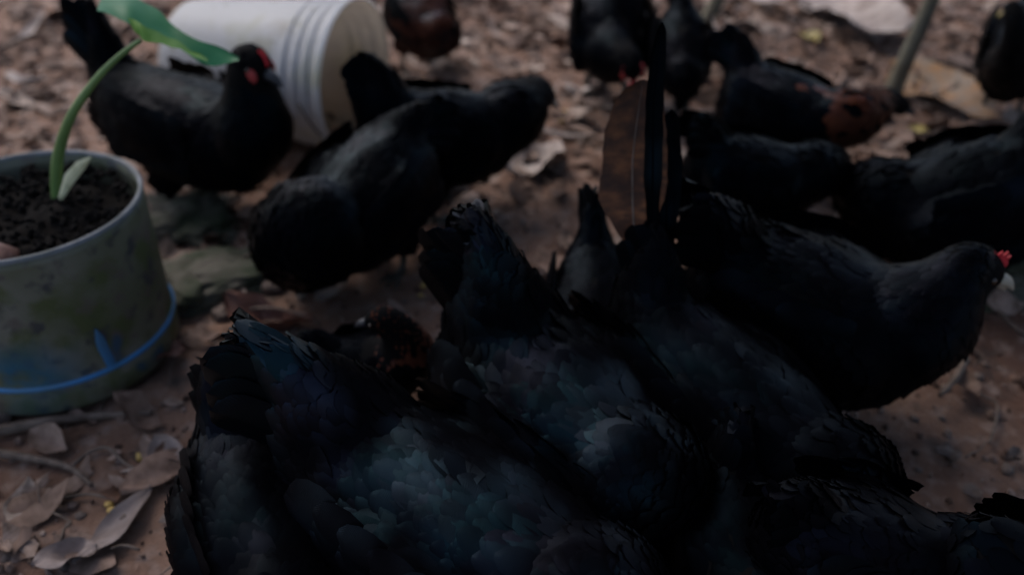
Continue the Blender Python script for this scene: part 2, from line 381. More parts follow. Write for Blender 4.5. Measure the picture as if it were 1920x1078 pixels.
span_leaf((1755, 850), (1790, 880), 0.03, M_rock2, 'small bluish pale leaf chip on the shaded earth at the right', 0.015, seed=31, shape='oval')
span_leaf((1885, 858), (1915, 868), 0.022, M_rock2, 'tiny pale chip at the right edge on the shaded earth', 0.015, seed=32, shape='oval')
span_leaf((1800, 925), (1835, 945), 0.02, M_rock2, 'pale chip of leaf behind the lower right hen', 0.015, seed=33, shape='oval')
# corn kernels and pale pebbles
G_CORN = 'yellow corn kernels scattered on the earth'
kn_v, kn_f = [], []
add_ell(kn_v, kn_f, (0, 0, 0), [Vector((0.0055, 0, 0)), Vector((0, 0.0042, 0)), Vector((0, 0, 0.003))], ICO2)
for v in kn_v: v.y *= 1 + v.x * 60; 
corn0 = mesh_obj('corn_kernel', kn_v, kn_f, M_corn)
corns = [(263, 857), (205, 950), (212, 965), (1060, 215), (1052, 235), (1067, 228), (655, 455), (700, 460), (795, 540), (790, 560), (690, 345), (1880, 462)]
for i, (px, py) in enumerate(corns):
    o = corn0 if i == 0 else corn0.copy()
    if i: COL.objects.link(o)
    p = gl(px, py, 0.007); o.location = p; o.rotation_euler = (random.uniform(-.5, .5), random.uniform(-.5, .5), random.uniform(0, 6)); sc_ = 1.0 if i > 8 else 1.4; o.scale = (sc_,) * 3
    tag(o, 'yellow corn kernel lying %s' % where(px, py), 'corn kernel', G_CORN)

def pebble(px, py, r, material, label, group=None, flat=0.6, seed=0, name='stone', sub=ICO3, rz=0, ax=(1, 1), sink=0.3, amp=.35):
    V, F = [], []
    add_ell(V, F, (0, 0, 0), [Vector((1, 0, 0)), Vector((0, 1, 0)), Vector((0, 0, 1))], sub)
    for v in V:
        n = noise.noise(v * 1.3 + Vector((seed * 3.1, 0, 0))) * amp + noise.noise(v * 4 + Vector((seed, 2, 0))) * amp * .3
        k = (1 + n + noise.noise(v * 9 + Vector((seed, 5, 1))) * amp * .12); v *= k; v.x *= r * ax[0]; v.y *= r * ax[1]; v.z *= r * flat
    o = mesh_obj(name, V, F, material); p = gl(px, py, 0); o.location = (p.x, p.y, p.z + r * flat * sink); o.rotation_euler = (0, 0, rz)
    return tag(o, label, 'stone', group)
rp = random.Random(8)
for i in range(34):
    px, py = rp.choice(((rp.uniform(600, 820), rp.uniform(400, 720)), (rp.uniform(0, 330), rp.uniform(820, 1070)), (rp.uniform(1700, 1900), rp.uniform(620, 930)), (rp.uniform(260, 520), rp.uniform(300, 420))))
    pebble(px, py, rp.uniform(0.004, 0.009), M_rock2, 'small pale brown pebble %s' % where(px, py), 'small pebbles on the bare earth', seed=i, name='pebble', sub=ICO2)
pebble(350, 420, 0.10, M_rock, 'dark green-grey mossy stone right of the pot rim', sub=ICO4, amp=.55, seed=1, flat=0.35, ax=(1.0, 0.8))
pebble(360, 540, 0.085, M_rock, 'low mossy stone at the foot of the pot', sub=ICO4, amp=.55, seed=2, flat=0.4, ax=(.9, .9))
pebble(450, 520, 0.10, M_rock, 'flat slanting grey-green stone below the pecking hen', sub=ICO4, amp=.55, seed=3, flat=0.28, ax=(1.1, .7), rz=0.5)
pebble(415, 590, 0.017, M_rock2, 'small pinkish beige stone behind the raised tail of the nearest hen', seed=4, flat=0.9)
pebble(515, 540, 0.024, M_rock2, 'rounded pale stone left of the pecking beak', seed=5, flat=0.8)
pebble(1900, 520, 0.155, M_rock, 'big rounded mossy boulder behind the red-combed hen on the right', sub=ICO4, amp=.55, seed=6, flat=0.55, ax=(1.0, .75))
pebble(1560, 800, 0.02, M_rock2, 'small stone hidden between the dark hens', seed=9, flat=0.8)
pebble(0, 780, 0.022, M_rock2, 'pale stone chip at the left edge under the pot', seed=10, flat=0.8)

# twigs as things
def twig(pts, r0, r1, label, name='twig', z0=0.01, material=None, cat='twig', zs=None):
    W = []
    for i, (a, b) in enumerate(pts):
        z = (zs[i] if zs else z0); p = at(a, b, z); p.z = z + (gh(p.x, p.y) if z < 0.08 else 0); W.append(p)
    c = W[0].copy(); V, F = tube_geo([p - c for p in W], [r0 + (r1 - r0) * i / (len(W) - 1) for i in range(len(W))], 8, 5)
    o = mesh_obj(name, V, F, material or M_twig); o.location = c; return tag(o, label, cat)
twig([(-40, 812), (90, 790), (190, 775), (285, 772)], 0.009, 0.004, 'long brown stick lying in front of the old pot')
twig([(-30, 840), (60, 852), (130, 870), (170, 905)], 0.007, 0.003, 'curved brown stick below the long one at the left edge')
twig([(130, 868), (170, 840), (205, 838), (240, 868), (320, 892)], 0.003, 0.002, 'thin bent root crossing the earth at the lower left')
twig([(60, 925), (120, 925), (170, 925), (215, 935)], 0.0025, 0.0018, 'short straight twig above the long pale leaf')
twig([(410, 590), (450, 580), (510, 578), (560, 590), (600, 610)], 0.003, 0.002, 'thin arching pale twig behind the raised tail of the nearest hen', z0=0.02)
twig([(1812, 672), (1790, 710), (1762, 742)], 0.006, 0.004, 'short grey-green stick under the breast of the red-combed hen on the right', z0=0.03)
twig([(1805, 715), (1845, 735), (1872, 750), (1868, 790), (1855, 830)], 0.0028, 0.002, 'thin bent grey root right of the red-combed hen')
twig([(1848, 570), (1880, 610), (1925, 640)], 0.004, 0.003, 'dark twig in front of the mossy boulder')
twig([(0, 95), (60, 70), (110, 60)], 0.006, 0.003, 'pale broken stick at the far left near the top edge', z0=0.03)
twig([(1660, 470), (1740, 455), (1800, 468)], 0.004, 0.003, 'brown twig across the gap behind the red-combed hen', z0=0.02)
twig([(1740, 110), (1800, 120), (1880, 135)], 0.008, 0.005, 'grey fallen branch piece beside the orange leaf', z0=0.03)

def sapling(pts, r0, r1, label):
    base = at(*pts[0], 0.0); Y = base.y
    W = [aty(px, py, Y) if i else base for i, (px, py) in enumerate(pts)]
    root = empty('sapling', base)
    V, F = tube_geo([p - base for p in W], [r0 + (r1 - r0) * i / (len(W) - 1) for i in range(len(W))], 10, 6)
    mesh_obj('trunk', V, F, M_stem, root)
    # crown of leaves, above the picture
    top = W[-1] - base; rr = random.Random(len(label)); VV, FF, CC, UU = [], [], [], []
    for i in range(260):
        d = Vector((rr.gauss(0, .22), rr.gauss(0, .22), rr.gauss(0.15, .16)))
        L = rr.uniform(.05, .1); v, f, u = leaf_geo(L, L * .45, -.2, .2, 4, 3)
        m = Euler((rr.gauss(0, .5), rr.gauss(.3, .4), rr.uniform(0, 6.3))).to_matrix(); b = len(VV)
        for q in v: VV.append(m @ q + top + d)
        FF += [tuple(k + b for k in g) for g in f]; UU += u
    o = mesh_obj('crown', VV, FF, M_taro, root, uvs=UU)
    return tag(root, label, 'sapling')
sapling([(1668, 185), (1700, 110), (1745, 5), (1800, -130), (1850, -420), (1880, -700)], 0.021, 0.012, 'thin leaning grey-brown sapling stem behind the orange dead leaf')
sapling([(1322, 48), (1345, 0), (1380, -80), (1420, -300), (1450, -620)], 0.024, 0.014, 'grey sapling stem at the top edge between two dark hens')

# ------------------------------------------------------------------ lathe
def lathe_geo(prof, seg=72, wob=0.0):
    V, F = [], []
    for (r, z) in prof:
        for s in range(seg):
            a = 2 * math.pi * s / seg; rr = r * (1 + wob * math.sin(2 * a + 1) + wob * .5 * math.sin(3 * a))
            V.append(Vector((rr * math.cos(a), rr * math.sin(a), z)))
    for i in range(len(prof) - 1):
        for s in range(seg):
            F.append((i * seg + s, i * seg + (s + 1) % seg, (i + 1) * seg + (s + 1) % seg, (i + 1) * seg + s))
    return V, F

# ------------------------------------------------------------------ old plant pot
def pot_mat():
    m = bpy.data.materials.new('weathered_pot_plastic'); m.use_nodes = True; t = m.node_tree; p = P(m)
    tc = t.nodes.new('ShaderNodeTexCoord'); v = tc.outputs['Object']
    c = mix_rgb(t, (0.10, 0.105, 0.062), (0.155, 0.15, 0.12), noise_fac(t, v, 9, 0.4, 0.65))
    c = mix_rgb(t, c, (0.07, 0.085, 0.03), noise_fac(t, v, 14, 0.48, 0.6, 7))
    c = mix_rgb(t, c, (0.04, 0.042, 0.045), noise_fac(t, v, 33, 0.56, 0.68, 7))
    c = mix_rgb(t, c, (0.10, 0.08, 0.07), noise_fac(t, v, 26, 0.55, 0.7, 6))
    # blue paint remnants, low on the wall
    sp = t.nodes.new('ShaderNodeSeparateXYZ'); t.links.new(v, sp.inputs[0])
    mr = t.nodes.new('ShaderNodeMapRange'); mr.inputs[1].default_value = 0.15; mr.inputs[2].default_value = 0.09
    t.links.new(sp.outputs['Z'], mr.inputs[0])
    nf = noise_fac(t, v, 11, 0.42, 0.52, 5)
    dx = t.nodes.new('ShaderNodeMapRange'); dx.inputs[1].default_value = 0.10; dx.inputs[2].default_value = 0.03; t.links.new(sp.outputs['X'], dx.inputs[0])
    m3 = t.nodes.new('ShaderNodeMath'); m3.operation = 'MULTIPLY'; t.links.new(nf, m3.inputs[0]); t.links.new(dx.outputs[0], m3.inputs[1]); nf = m3.outputs[0]
    mu = t.nodes.new('ShaderNodeMath'); mu.operation = 'MULTIPLY'; t.links.new(mr.outputs[0], mu.inputs[0]); t.links.new(nf, mu.inputs[1])
    m4 = t.nodes.new('ShaderNodeMapRange'); m4.inputs[1].default_value = 0.057; m4.inputs[2].default_value = 0.063; m4.inputs[3].default_value = 0.25; t.links.new(sp.outputs['Z'], m4.inputs[0])
    m5 = t.nodes.new('ShaderNodeMath'); m5.operation = 'MULTIPLY'; t.links.new(mu.outputs[0], m5.inputs[0]); t.links.new(m4.outputs[0], m5.inputs[1]); mu = m5
    c = mix_rgb(t, c, (0.010, 0.10, 0.17), mu.outputs[0])
    nf2 = noise_fac(t, v, 7, 0.62, 0.66, 3)
    c = mix_rgb(t, c, (0.03, 0.07, 0.12), nf2)
    t.links.new(c, p.inputs['Base Color']); p.inputs['Roughness'].default_value = 0.6
    n = t.nodes.new('ShaderNodeTexNoise'); n.inputs['Scale'].default_value = 30; t.links.new(v, n.inputs['Vector'])
    b = t.nodes.new('ShaderNodeBump'); b.inputs['Strength'].default_value = 0.25; b.inputs['Distance'].default_value = 0.004
    t.links.new(n.outputs['Fac'], b.inputs['Height']); t.links.new(b.outputs['Normal'], p.inputs['Normal'])
    return m
M_pot = pot_mat()
M_potrim = mat('worn_grey_rim', (0.17, 0.18, 0.20), 0.6, (0.10, 0.11, 0.11), 30)
M_blue = mat('blue_paint', (0.03, 0.20, 0.50), 0.5, (0.06, 0.16, 0.27), 14)
M_soil = mat('dark_potting_soil', (0.003, 0.0024, 0.002), 0.95, (0.008, 0.006, 0.005), 60, bump=1.0, bscale=90, spec=0.15)
PR_T, PR_B, PH = 0.161, 0.162, 0.27      # top radius, foot radius, height
pot = empty('plant_pot', (POTC.x, POTC.y, 0.0)); pot.rotation_euler = (0, 0, 0)
tag(pot, 'large weathered grey-green plastic pot with blue paint stains holding dark soil', 'plant pot')
def prr(z):
    k = z / PH; return PR_B + (PR_T - PR_B) * k
ringz = 0.060
prof = [(0.02, 0.006), (prr(0) - .012, 0.006), (prr(0) - .002, 0.012)] + [(prr(z) + (0.0035 if z < ringz else 0), z) for z in (0.02, 0.04, ringz - .004, ringz + .001, .08, .11, .14, .17, .2, .23, .255, PH - .002)]
prof += [(PR_T - .006, PH - .002)] + [(prr(z) - .006, z) for z in (.25, .2, .15, .1)]
V, F = lathe_geo(prof, 96, 0.008); mesh_obj('pot_wall', V, F, M_pot, pot)
V, F = lathe_geo([(PR_T - .0065, PH - .003), (PR_T - .0055, PH + .002), (PR_T - .003, PH + .003), (PR_T + .0005, PH + .002), (PR_T + .001, PH - .003)], 96, 0.008)
mesh_obj('rim', V, F, M_potrim, pot)
V, F = lathe_geo([(prr(ringz) + .001, ringz + .005), (prr(ringz) + .0045, ringz + .003), (prr(ringz) + .005, ringz - .0005), (prr(ringz) + .0037, ringz - .002)], 96, 0.008)
mesh_obj('painted_ridge', V, F, M_blue, pot)
def smear(a0, a1, z0, z1, lean, name='paint_smear', m=M_blue):
    V, F = [], []; n = 10
    for i in range(n + 1):
        t = i / n; z = z0 + (z1 - z0) * t; wd = math.sin(math.pi * (0.12 + 0.86 * t)) ** .6 * (1 - .35 * t)
        for s in (-1, -.3, .3, 1):
            a = (a0 + a1) / 2 + lean * t + s * (a1 - a0) / 2 * wd + .006 * math.sin(9 * t + s)
            rr = (prr(z) + .0025 if abs(s) < .5 else prr(z) + .0008) * (1 + .008 * math.sin(2 * a + 1) + .004 * math.sin(3 * a))
            V.append((rr * math.cos(a), rr * math.sin(a), z))
    for i in range(n):
        for s in range(3): F.append((i * 4 + s, i * 4 + s + 1, (i + 1) * 4 + s + 1, (i + 1) * 4 + s))
    mesh_obj(name, V, F, m, pot)
smear(R(-47), R(-40.5), ringz + .003, .135, R(-2.5))
# soil
V, F = [(0, 0, 0.248)], []; NS = 48; nr = 14
for i in range(1, nr + 1):
    r = (prr(.2) - .008) * i / nr
    for s in range(NS):
        a = 2 * math.pi * s / NS; x, y = r * math.cos(a), r * math.sin(a)
        V.append((x, y, 0.248 + .018 * noise.noise(Vector((x * 14, y * 14, 0))) + .012 * noise.noise(Vector((x * 40, y * 40, 3))) - .02 * (i / nr) ** 3))
for s in range(NS): F.append((0, 1 + s, 1 + (s + 1) % NS))
for i in range(nr - 1):
    for s in range(NS): F.append((1 + i * NS + s, 1 + (i + 1) * NS + s, 1 + (i + 1) * NS + (s + 1) % NS, 1 + i * NS + (s + 1) % NS))
tag(mesh_obj('soil', V, F, M_soil, pot), kind='stuff')
V, F, C = [], [], []; rr_ = random.Random(3)
for i in range(420):
    a = rr_.uniform(0, 6.28); r = .148 * math.sqrt(rr_.random()); q = rr_.uniform(.003, .010)
    m = Euler((rr_.random() * 6, rr_.random() * 6, 0)).to_matrix()
    add_ell(V, F, (r * math.cos(a), r * math.sin(a),   .251 + rr_.random() * .007), [m @ Vector((q, 0, 0)), m @ Vector((0, q * .7, 0)), m @ Vector((0, 0, q * .6))], ICO1)
tag(mesh_obj('soil_crumbs', V, F, M_soil, pot, smooth=False), kind='stuff')
# a reddish chip lying in the pot
o = pebble(0, 0, 0.028, M_redleaf, 'reddish chip of brick lying inside the pot against the near rim', seed=33, name='brick_chip', sub=ICO2)
o.location = at(-2, 484, 0.262)

# ------------------------------------------------------------------ taro plant
YS = at(108, 378, 0.250).y
pl = empty('taro_plant', at(108, 378, 0.250)); tag(pl, 'young taro plant with one arched green stalk and a folded broad leaf', 'plant')
o0 = Vector(pl.location)
def ps(px, py, dy=0.0): return aty(px, py, YS + dy) - o0
V, F = tube_geo([ps(108, 385), ps(106, 330), ps(112, 280, .0), ps(135, 215, .0), ps(180, 150, .01), ps(225, 105, .02), ps(264, 76, .03)], [.0078, .0084, .0078, .0066, .0050, .0040, .0034], 12, 6)
mesh_obj('stalk', V, F, M_stalk, pl)
V, F, U = [], [], []
sh = [ps(113, 372, -.012), ps(130, 335, -.01), ps(150, 312, -.008), ps(170, 296, -.005)]
for i, c in enumerate(sh):
    wd = (.004, .009, .008, .001)[i]; d = Vector((.75, 0, .55)).normalized()
    for s in (-1, 0, 1): V.append(c + Vector((-.55, 0, .75)) * (s * wd) * -1 + Vector((0, -.004 if s == 0 else 0, 0)))
n_ = len(V); V += [v + Vector((0, .003, 0)) for v in V]
for i in range(3):
    for s in range(2):
        F.append((i * 3 + s, i * 3 + s + 1, (i + 1) * 3 + s + 1, (i + 1) * 3 + s)); F.append((n_ + i * 3 + s, n_ + (i + 1) * 3 + s, n_ + (i + 1) * 3 + s + 1, n_ + i * 3 + s + 1))
mesh_obj('leaf_sheath', V, F, M_stub, pl)
# leaf blade: folded along its midrib; rows from the far (upper) margin over the fold to the near margin
def blade(rows, m, name, nsub=6, sag=.006):
    R0 = [catmull([tuple(ps(*p)) for p in row], nsub) for row in rows]
    n = len(R0[0]); V, F, U = [], [], []; K = len(R0) * 3 - 2
    G = catmull([tuple(c for p in row for c in p) for row in R0], 3)
    for j, row in enumerate(G):
        for i in range(n):
            q = Vector(row[i * 3:i * 3 + 3]); q.y += .006 * noise.noise(Vector((i * .2, j * .2, 0))); q.z += .002 * noise.noise(Vector((i * .25, j * .1, 4)))
            V.append(q); U.append((i / n, j / len(G)))
    for j in range(len(G) - 1):
        for i in range(n - 1): F.append((j * n + i, j * n + i + 1, (j + 1) * n + i + 1, (j + 1) * n + i))
    b = len(V); V += [v + Vector((0, .0012, -.0008)) for v in V]; F += [tuple(k + b for k in f)[::-1] for f in F]
    return mesh_obj(name, V, F, m, pl, uvs=U + U)
blade([[(196, -26, .16), (255, -4, .15), (300, 22, .13), (335, 58, .10), (395, 82, .08), (447, 107, .06)],
       [(188, 4, .12), (240, 14, .11), (285, 42, .10), (330, 72, .09), (388, 98, .07), (447, 110, .058)],
       [(181, 22, .08), (238, 42, .08), (275, 62, .075), (328, 88, .07), (392, 122, .06), (447, 113, .056)]], M_taro, 'leaf_blade')
blade([[(240, 34, .050), (262, 44, .048), (300, 62, .045), (335, 80, .042), (365, 97, .040), (388, 110, .038)],
       [(247, 50, .040), (266, 58, .038), (300, 72, .036), (335, 87, .034), (365, 102, .034), (388, 113, .034)],
       [(256, 66, .030), (270, 76, .028), (300, 83, .026), (335, 93, .026), (365, 106, .028), (388, 115, .030)]], M_taro_under, 'folded_leaf_lobe')

# ------------------------------------------------------------------ white bucket lying on its side
def translucent(t, p, c, f):
    tr = t.nodes.new('ShaderNodeBsdfTranslucent'); ms = t.nodes.new('ShaderNodeMixShader'); ms.inputs[0].default_value = f
    if isinstance(c, tuple): tr.inputs[0].default_value = (*c, 1)
    else: t.links.new(c, tr.inputs[0])
    out = [n for n in t.nodes if n.type == 'OUTPUT_MATERIAL'][0]
    t.links.new(p.outputs[0], ms.inputs[1]); t.links.new(tr.outputs[0], ms.inputs[2]); t.links.new(ms.outputs[0], out.inputs[0])
def bucket_mat():
    m = bpy.data.materials.new('white_bucket_plastic'); m.use_nodes = True; t = m.node_tree; p = P(m)
    v = t.nodes.new('ShaderNodeTexCoord').outputs['Object']
    c = mix_rgb(t, (0.84, 0.86, 0.90), (0.68, 0.69, 0.56), noise_fac(t, v, 9, 0.52, 0.72, 5))
    c = mix_rgb(t, c, (0.46, 0.46, 0.36), noise_fac(t, v, 40, 0.62, 0.8, 5))
    c = mix_rgb(t, c, (0.45, 0.40, 0.33), noise_fac(t, v, 5.5, 0.6, 0.75, 6))
    t.links.new(c, p.inputs['Base Color']); p.inputs['Roughness'].default_value = 0.45
    translucent(t, p, c, 0.62)
    return m
M_bucket = bucket_mat()
M_bin = mat('dirty_bucket_inside', (0.42, 0.355, 0.28), 0.7, (0.25, 0.19, 0.135), 12, detail=6, bump=0.1)
translucent(M_bin.node_tree, P(M_bin), (0.42, 0.35, 0.28), 0.45)
BO = at(668, 143, 0.163); phi = R(19); BL = 0.40
bk = empty('white_bucket', (BO.x, BO.y, 0)); tag(bk, 'dirty white plastic bucket lying on its side with its mouth to the right', 'bucket')
ax_ = Vector((math.cos(phi), -math.sin(phi), 0)); sd_ = Vector((math.sin(phi), math.cos(phi), 0))
def brot(V, dz=0.0):
    # lathe z axis -> bucket axis
    out = []
    for v in V: out.append(ax_ * (v.z - BL) + sd_ * v.x + Vector((0, 0, 1)) * (v.y + 0.163 + (v.z - BL) * 0.045))
    return out
br = lambda z: 0.132 + (0.153 - 0.132) * z / BL
outer = [(0.0, 0.0), (0.118, 0.0), (0.127, 0.003), (0.131, 0.012)] + [(br(z), z) for z in (.03, .08, .14, .2, .26, .297)]
for z in (.302, .330, .356): outer += [(br(z), z), (br(z) + .004, z + .003), (br(z) + .004, z + .007), (br(z), z + .010), (br(z), z + .024)]
outer += [(br(.385), .385), (br(.39) + .008, .388), (br(.4) + .009, .398), (br(.4) + .004, .402)]
V, F = lathe_geo(outer, 80); mesh_obj('bucket_wall', brot(V), F, M_bucket, bk)
inner = [(br(.4) + .004, .402), (br(.4) - .001, .401), (br(.39) - .003, .39), (br(.3) - .003, .3), (br(.2) - .003, .2), (br(.1) - .003, .1), (br(.01) - .003, .006), (0.0, .005)]
V, F = lathe_geo(inner, 80); mesh_obj('bucket_inside', brot(V), F, M_bin, bk)
V, F = tube_geo([ax_ * (-.045) + sd_ * (.162 * math.cos(a)) + Vector((0, 0, .163)) + ax_ * (.06 * math.sin(a)) - Vector((0, 0, .150 * math.sin(a))) for a in [math.pi * i / 14 for i in range(15)]], [.002] * 15, 6, 3)
for f_ in (0,): mesh_obj('wire_handle', V, F, M_shank, bk)

# ------------------------------------------------------------------ hens
def feather_quad(V, F, C, U, root, d, n, L, W, lift, var, rows=4, droop=0.25):
    """a vane as a small cambered strip: root, direction d, surface normal n"""
    side = d.cross(n).normalized(); b = len(V)
    ws = (0.75, 1.0, 0.97, 0.72, 0.25)
    ts = (0.0, 0.3, 0.62, 0.86, 1.0)
    for t, wd in zip(ts, ws):
        c = root + d * (L * t) + n * (lift * L * t - droop * L * t * t * 0.5 - 0.0015)
        for s in (-1, 0, 1):
            V.append(c + side * (s * wd * W / 2) + n * (0.0 if s else 0.07 * W)); U.append((t, s * .5 + .5)); C.append(var)
    for i in range(len(ts) - 1):
        for j in (0, 1): F.append((b + i * 3 + j, b + i * 3 + j + 1, b + (i + 1) * 3 + j + 1, b + (i + 1) * 3 + j))

def long_feather(L, W, curve=0.2, tipw=0.75, n=12):
    """one big feather along +x in the xz plane, vane width in z"""
    V, F, U = [], [], []
    for i in range(n + 1):
        t = i / n; wd = W * (0.25 + 0.75 * min(1, t * 2.2)) * (1 if t < .82 else math.sqrt(max(0.03, 1 - ((t - .82) / .19) ** 2)))
        for s in (-1, -.08, .08, 1):
            V.append(Vector((L * t, (0.0015 if abs(s) < .5 else -.10 * W) , s * wd / 2 - curve * L * t * t))); U.append((t, s * .5 + .5))
    for i in range(n):
        for j in range(3): F.append((i * 4 + j, i * 4 + j + 1, (i + 1) * 4 + j + 1, (i + 1) * 4 + j))
    b = len(V); V += [v + Vector((0, -.0008, 0)) for v in V]; F += [tuple(k + b for k in f)[::-1] for f in F]
    return V, F, U + U

G_HEN = 'black hens feeding on the earth'
def hen(label, T, S, H, B, TT, s=1.0, comb=0.0, nf=520, rust=None, beak='dark', tw=1.0, tails=8, ntail_w=.032, face=False, tl_mul=1.0, seed=1, cat='hen', group=G_HEN, brown_tail=False, voxel=.0085, blunt=1.0, tint=None, fan=22, shine=.2, base=1.0, fluff=1.0, nw=.050, hs=1.0, flights=True, wlat=.077, nexp=1.7):
    rnd = random.Random(seed * 7 + 1)
    T, S, H, B, TT = [at(*p) for p in (T, S, H, B, TT)]
    c = (T + S) / 2; yaw = math.atan2(S.y - T.y, S.x - T.x)
    root = empty('hen', (c.x, c.y, 0), yaw); tag(root, label, cat, group)
    inv = (Matrix.Translation((c.x, c.y, 0)) @ Matrix.Rotation(yaw, 4, 'Z')).inverted()
    T, S, H, B, TT = [inv @ p for p in (T, S, H, B, TT)]
    Z = Vector((0, 0, 1)); u = (S - T); L = u.length; u.normalize()
    dn = (Z - u * u.dot(Z)).normalized()
    td = (TT - T); tl = td.length; td.normalize(); bd = (B - H).normalized()
    # --- spine nodes: centre, halfwidth, halfheight
    nodes = [(T + td * tl * .68 - Z * .008 * s, .011 * s * blunt, .022 * s * blunt), (T + td * tl * .34 - Z * .020 * s, .026 * s * base, .040 * s * base),
             (T - dn * .048 * s, .048 * s * base, .052 * s * base), (T + u * .2 * L - dn * .078 * s, .076 * s * tw, .076 * s), (T + u * .45 * L - dn * .094 * s, .09 * s * tw, .094 * s),
             (T + u * .72 * L - dn * .096 * s, .09 * s * tw, .096 * s), (S - dn * .088 * s, .077 * s * tw, .085 * s), (S + u * .035 * s - dn * .07 * s, .06 * s, .066 * s)]
    P0 = S + u * .04 * s - dn * .055 * s; P3 = H
    nl = (P3 - P0).length; P1 = P0 + u * nl * .38 + Z * (.12 * nl if H.z > S.z else .05 * nl); P2 = P3 - bd * .25 * nl + (Z * .1 * nl if bd.z < -.3 else -Z * .12 * nl)
    for k in range(1, 8):
        t = k / 7; q = P0 * (1 - t) ** 3 + P1 * 3 * t * (1 - t) ** 2 + P2 * 3 * t * t * (1 - t) + P3 * t ** 3
        r = (nw * (1 - t) ** nexp + (.0215 + .003 * t) * hs) * s
        nodes.append((q, r, r * 1.04))
    nodes.append((H + bd * .012 * s, .018 * s, .019 * s))
    chain = catmull([(*n[0], n[1], n[2]) for n in nodes], 3)
    V, F = [], []; sp = []
    for i, q in enumerate(chain):
        a = Vector(chain[max(i - 1, 0)][:3]); b = Vector(chain[min(i + 1, len(chain) - 1)][:3]); tg = (b - a).normalized()
        lat = Vector((0, 1, 0)); lat = (lat - tg * lat.dot(tg)).normalized(); up = tg.cross(lat)
        if up.length < .1: up = Z
        add_ell(V, F, q[:3], [tg * (min(q[3], q[4]) if i < 9 else max(q[3], q[4])), lat * q[3], up * q[4]], ICO2); sp.append((Vector(q[:3]), tg, i / 3))
    mid = T + u * .55 * L
    add_ell(V, F, T - dn * .098 * s + u * .012 * s, [u * .066 * s * fluff, Vector((0, .066 * s * fluff * tw, 0)), dn * .075 * s * fluff], ICO2)
    for sgn in (-1, 1):
        add_ell(V, F, mid - dn * .165 * s + Vector((-.01 * s, sgn * .042 * s, 0)), [Vector((.036 * s, 0, 0)), Vector((0, .03 * s, 0)), Vector((0, 0, .045 * s))], ICO2)
        add_ell(V, F, mid - dn * .085 * s + Vector((.01 * s, sgn * .068 * s * tw, 0)), [u * .10 * s, Vector((0, .028 * s, 0)), dn * .058 * s], ICO2)
    tmp = mesh_obj('tmp', V, F)
    md = tmp.modifiers.new('r', 'REMESH'); md.mode = 'VOXEL'; md.voxel_size = voxel
    ms = tmp.modifiers.new('s', 'SMOOTH'); ms.iterations = 6; ms.factor = .6
    dg = bpy.context.evaluated_depsgraph_get(); dg.update()
    me = bpy.data.meshes.new_from_object(tmp.evaluated_get(dg)); bpy.data.objects.remove(tmp)
    me.name = 'body'; me.materials.clear(); me.materials.append(M_skin)
    me.polygons.foreach_set('use_smooth', [True] * len(me.polygons))
    body = bpy.data.objects.new('body', me); COL.objects.link(body); body.parent = root
    # --- body plumage
    vs = [(v.co.copy(), v.normal.copy()) for v in me.vertices]; rnd.shuffle(vs)
    V, F, C, U = [], [], [], []; cells = {}; cnt = 0
    for co, n in vs:
        if cnt >= nf: break
        bi = min(range(len(sp)), key=lambda i: (sp[i][0] - co).length_squared); reg = sp[bi][2]; tg = sp[bi][1]
        headf = reg > 13.2
        if headf and (co - H).dot(bd) > .004 * s * hs: continue
        neck = min(max((reg - 7.5) / 5, 0), 1)
        g = (.0155 - .0085 * neck) * s * (900 / max(nf, 1)) ** .5 * 1.0
        key = (int(co.x // g), int(co.y // g), int(co.z // g))
        if key in cells: continue
        cells[key] = 1; cnt += 1
        d = -tg if reg > 1.6 else td * 1.0
        if co.z < T.z - .12 * s and reg > 2: d = d - Z * .5
        d = d + Vector((rnd.gauss(0, .08), rnd.gauss(0, .08), rnd.gauss(0, .08)))
        d = d - n * d.dot(n)
        if d.length < .05: continue
        d.normalize()
        Lf = (.038 * (1 - neck) + .016 * neck) * s * rnd.uniform(.85, 1.15); Wf = Lf * (.62 * (1 - neck) + .55 * neck)
        rf = 0.0
        if rust: 
            a0, a1, k = rust
            if a0 + rnd.gauss(0, .5) < reg < a1 + rnd.gauss(0, .4): rf = k * rnd.uniform(.65, 1.0)
        feather_quad(V, F, C, U, co - d * Lf * .35, d, (n + d * 0).normalized(), Lf, Wf, rnd.uniform(.12, .16) * (1 - .35 * neck), ((.45 + .55 * rnd.random()) * (shine if rf == 0 else .8), rf, min(1, max(0, (.42 if tint is None else tint) + .35 * noise.noise(co * 9 + Vector((seed, 0, 0))) + rnd.gauss(0, .05))), 1), 4, .05)
    tag(mesh_obj('plumage', V, F, M_feather, root, cols=C, uvs=U), kind='stuff')
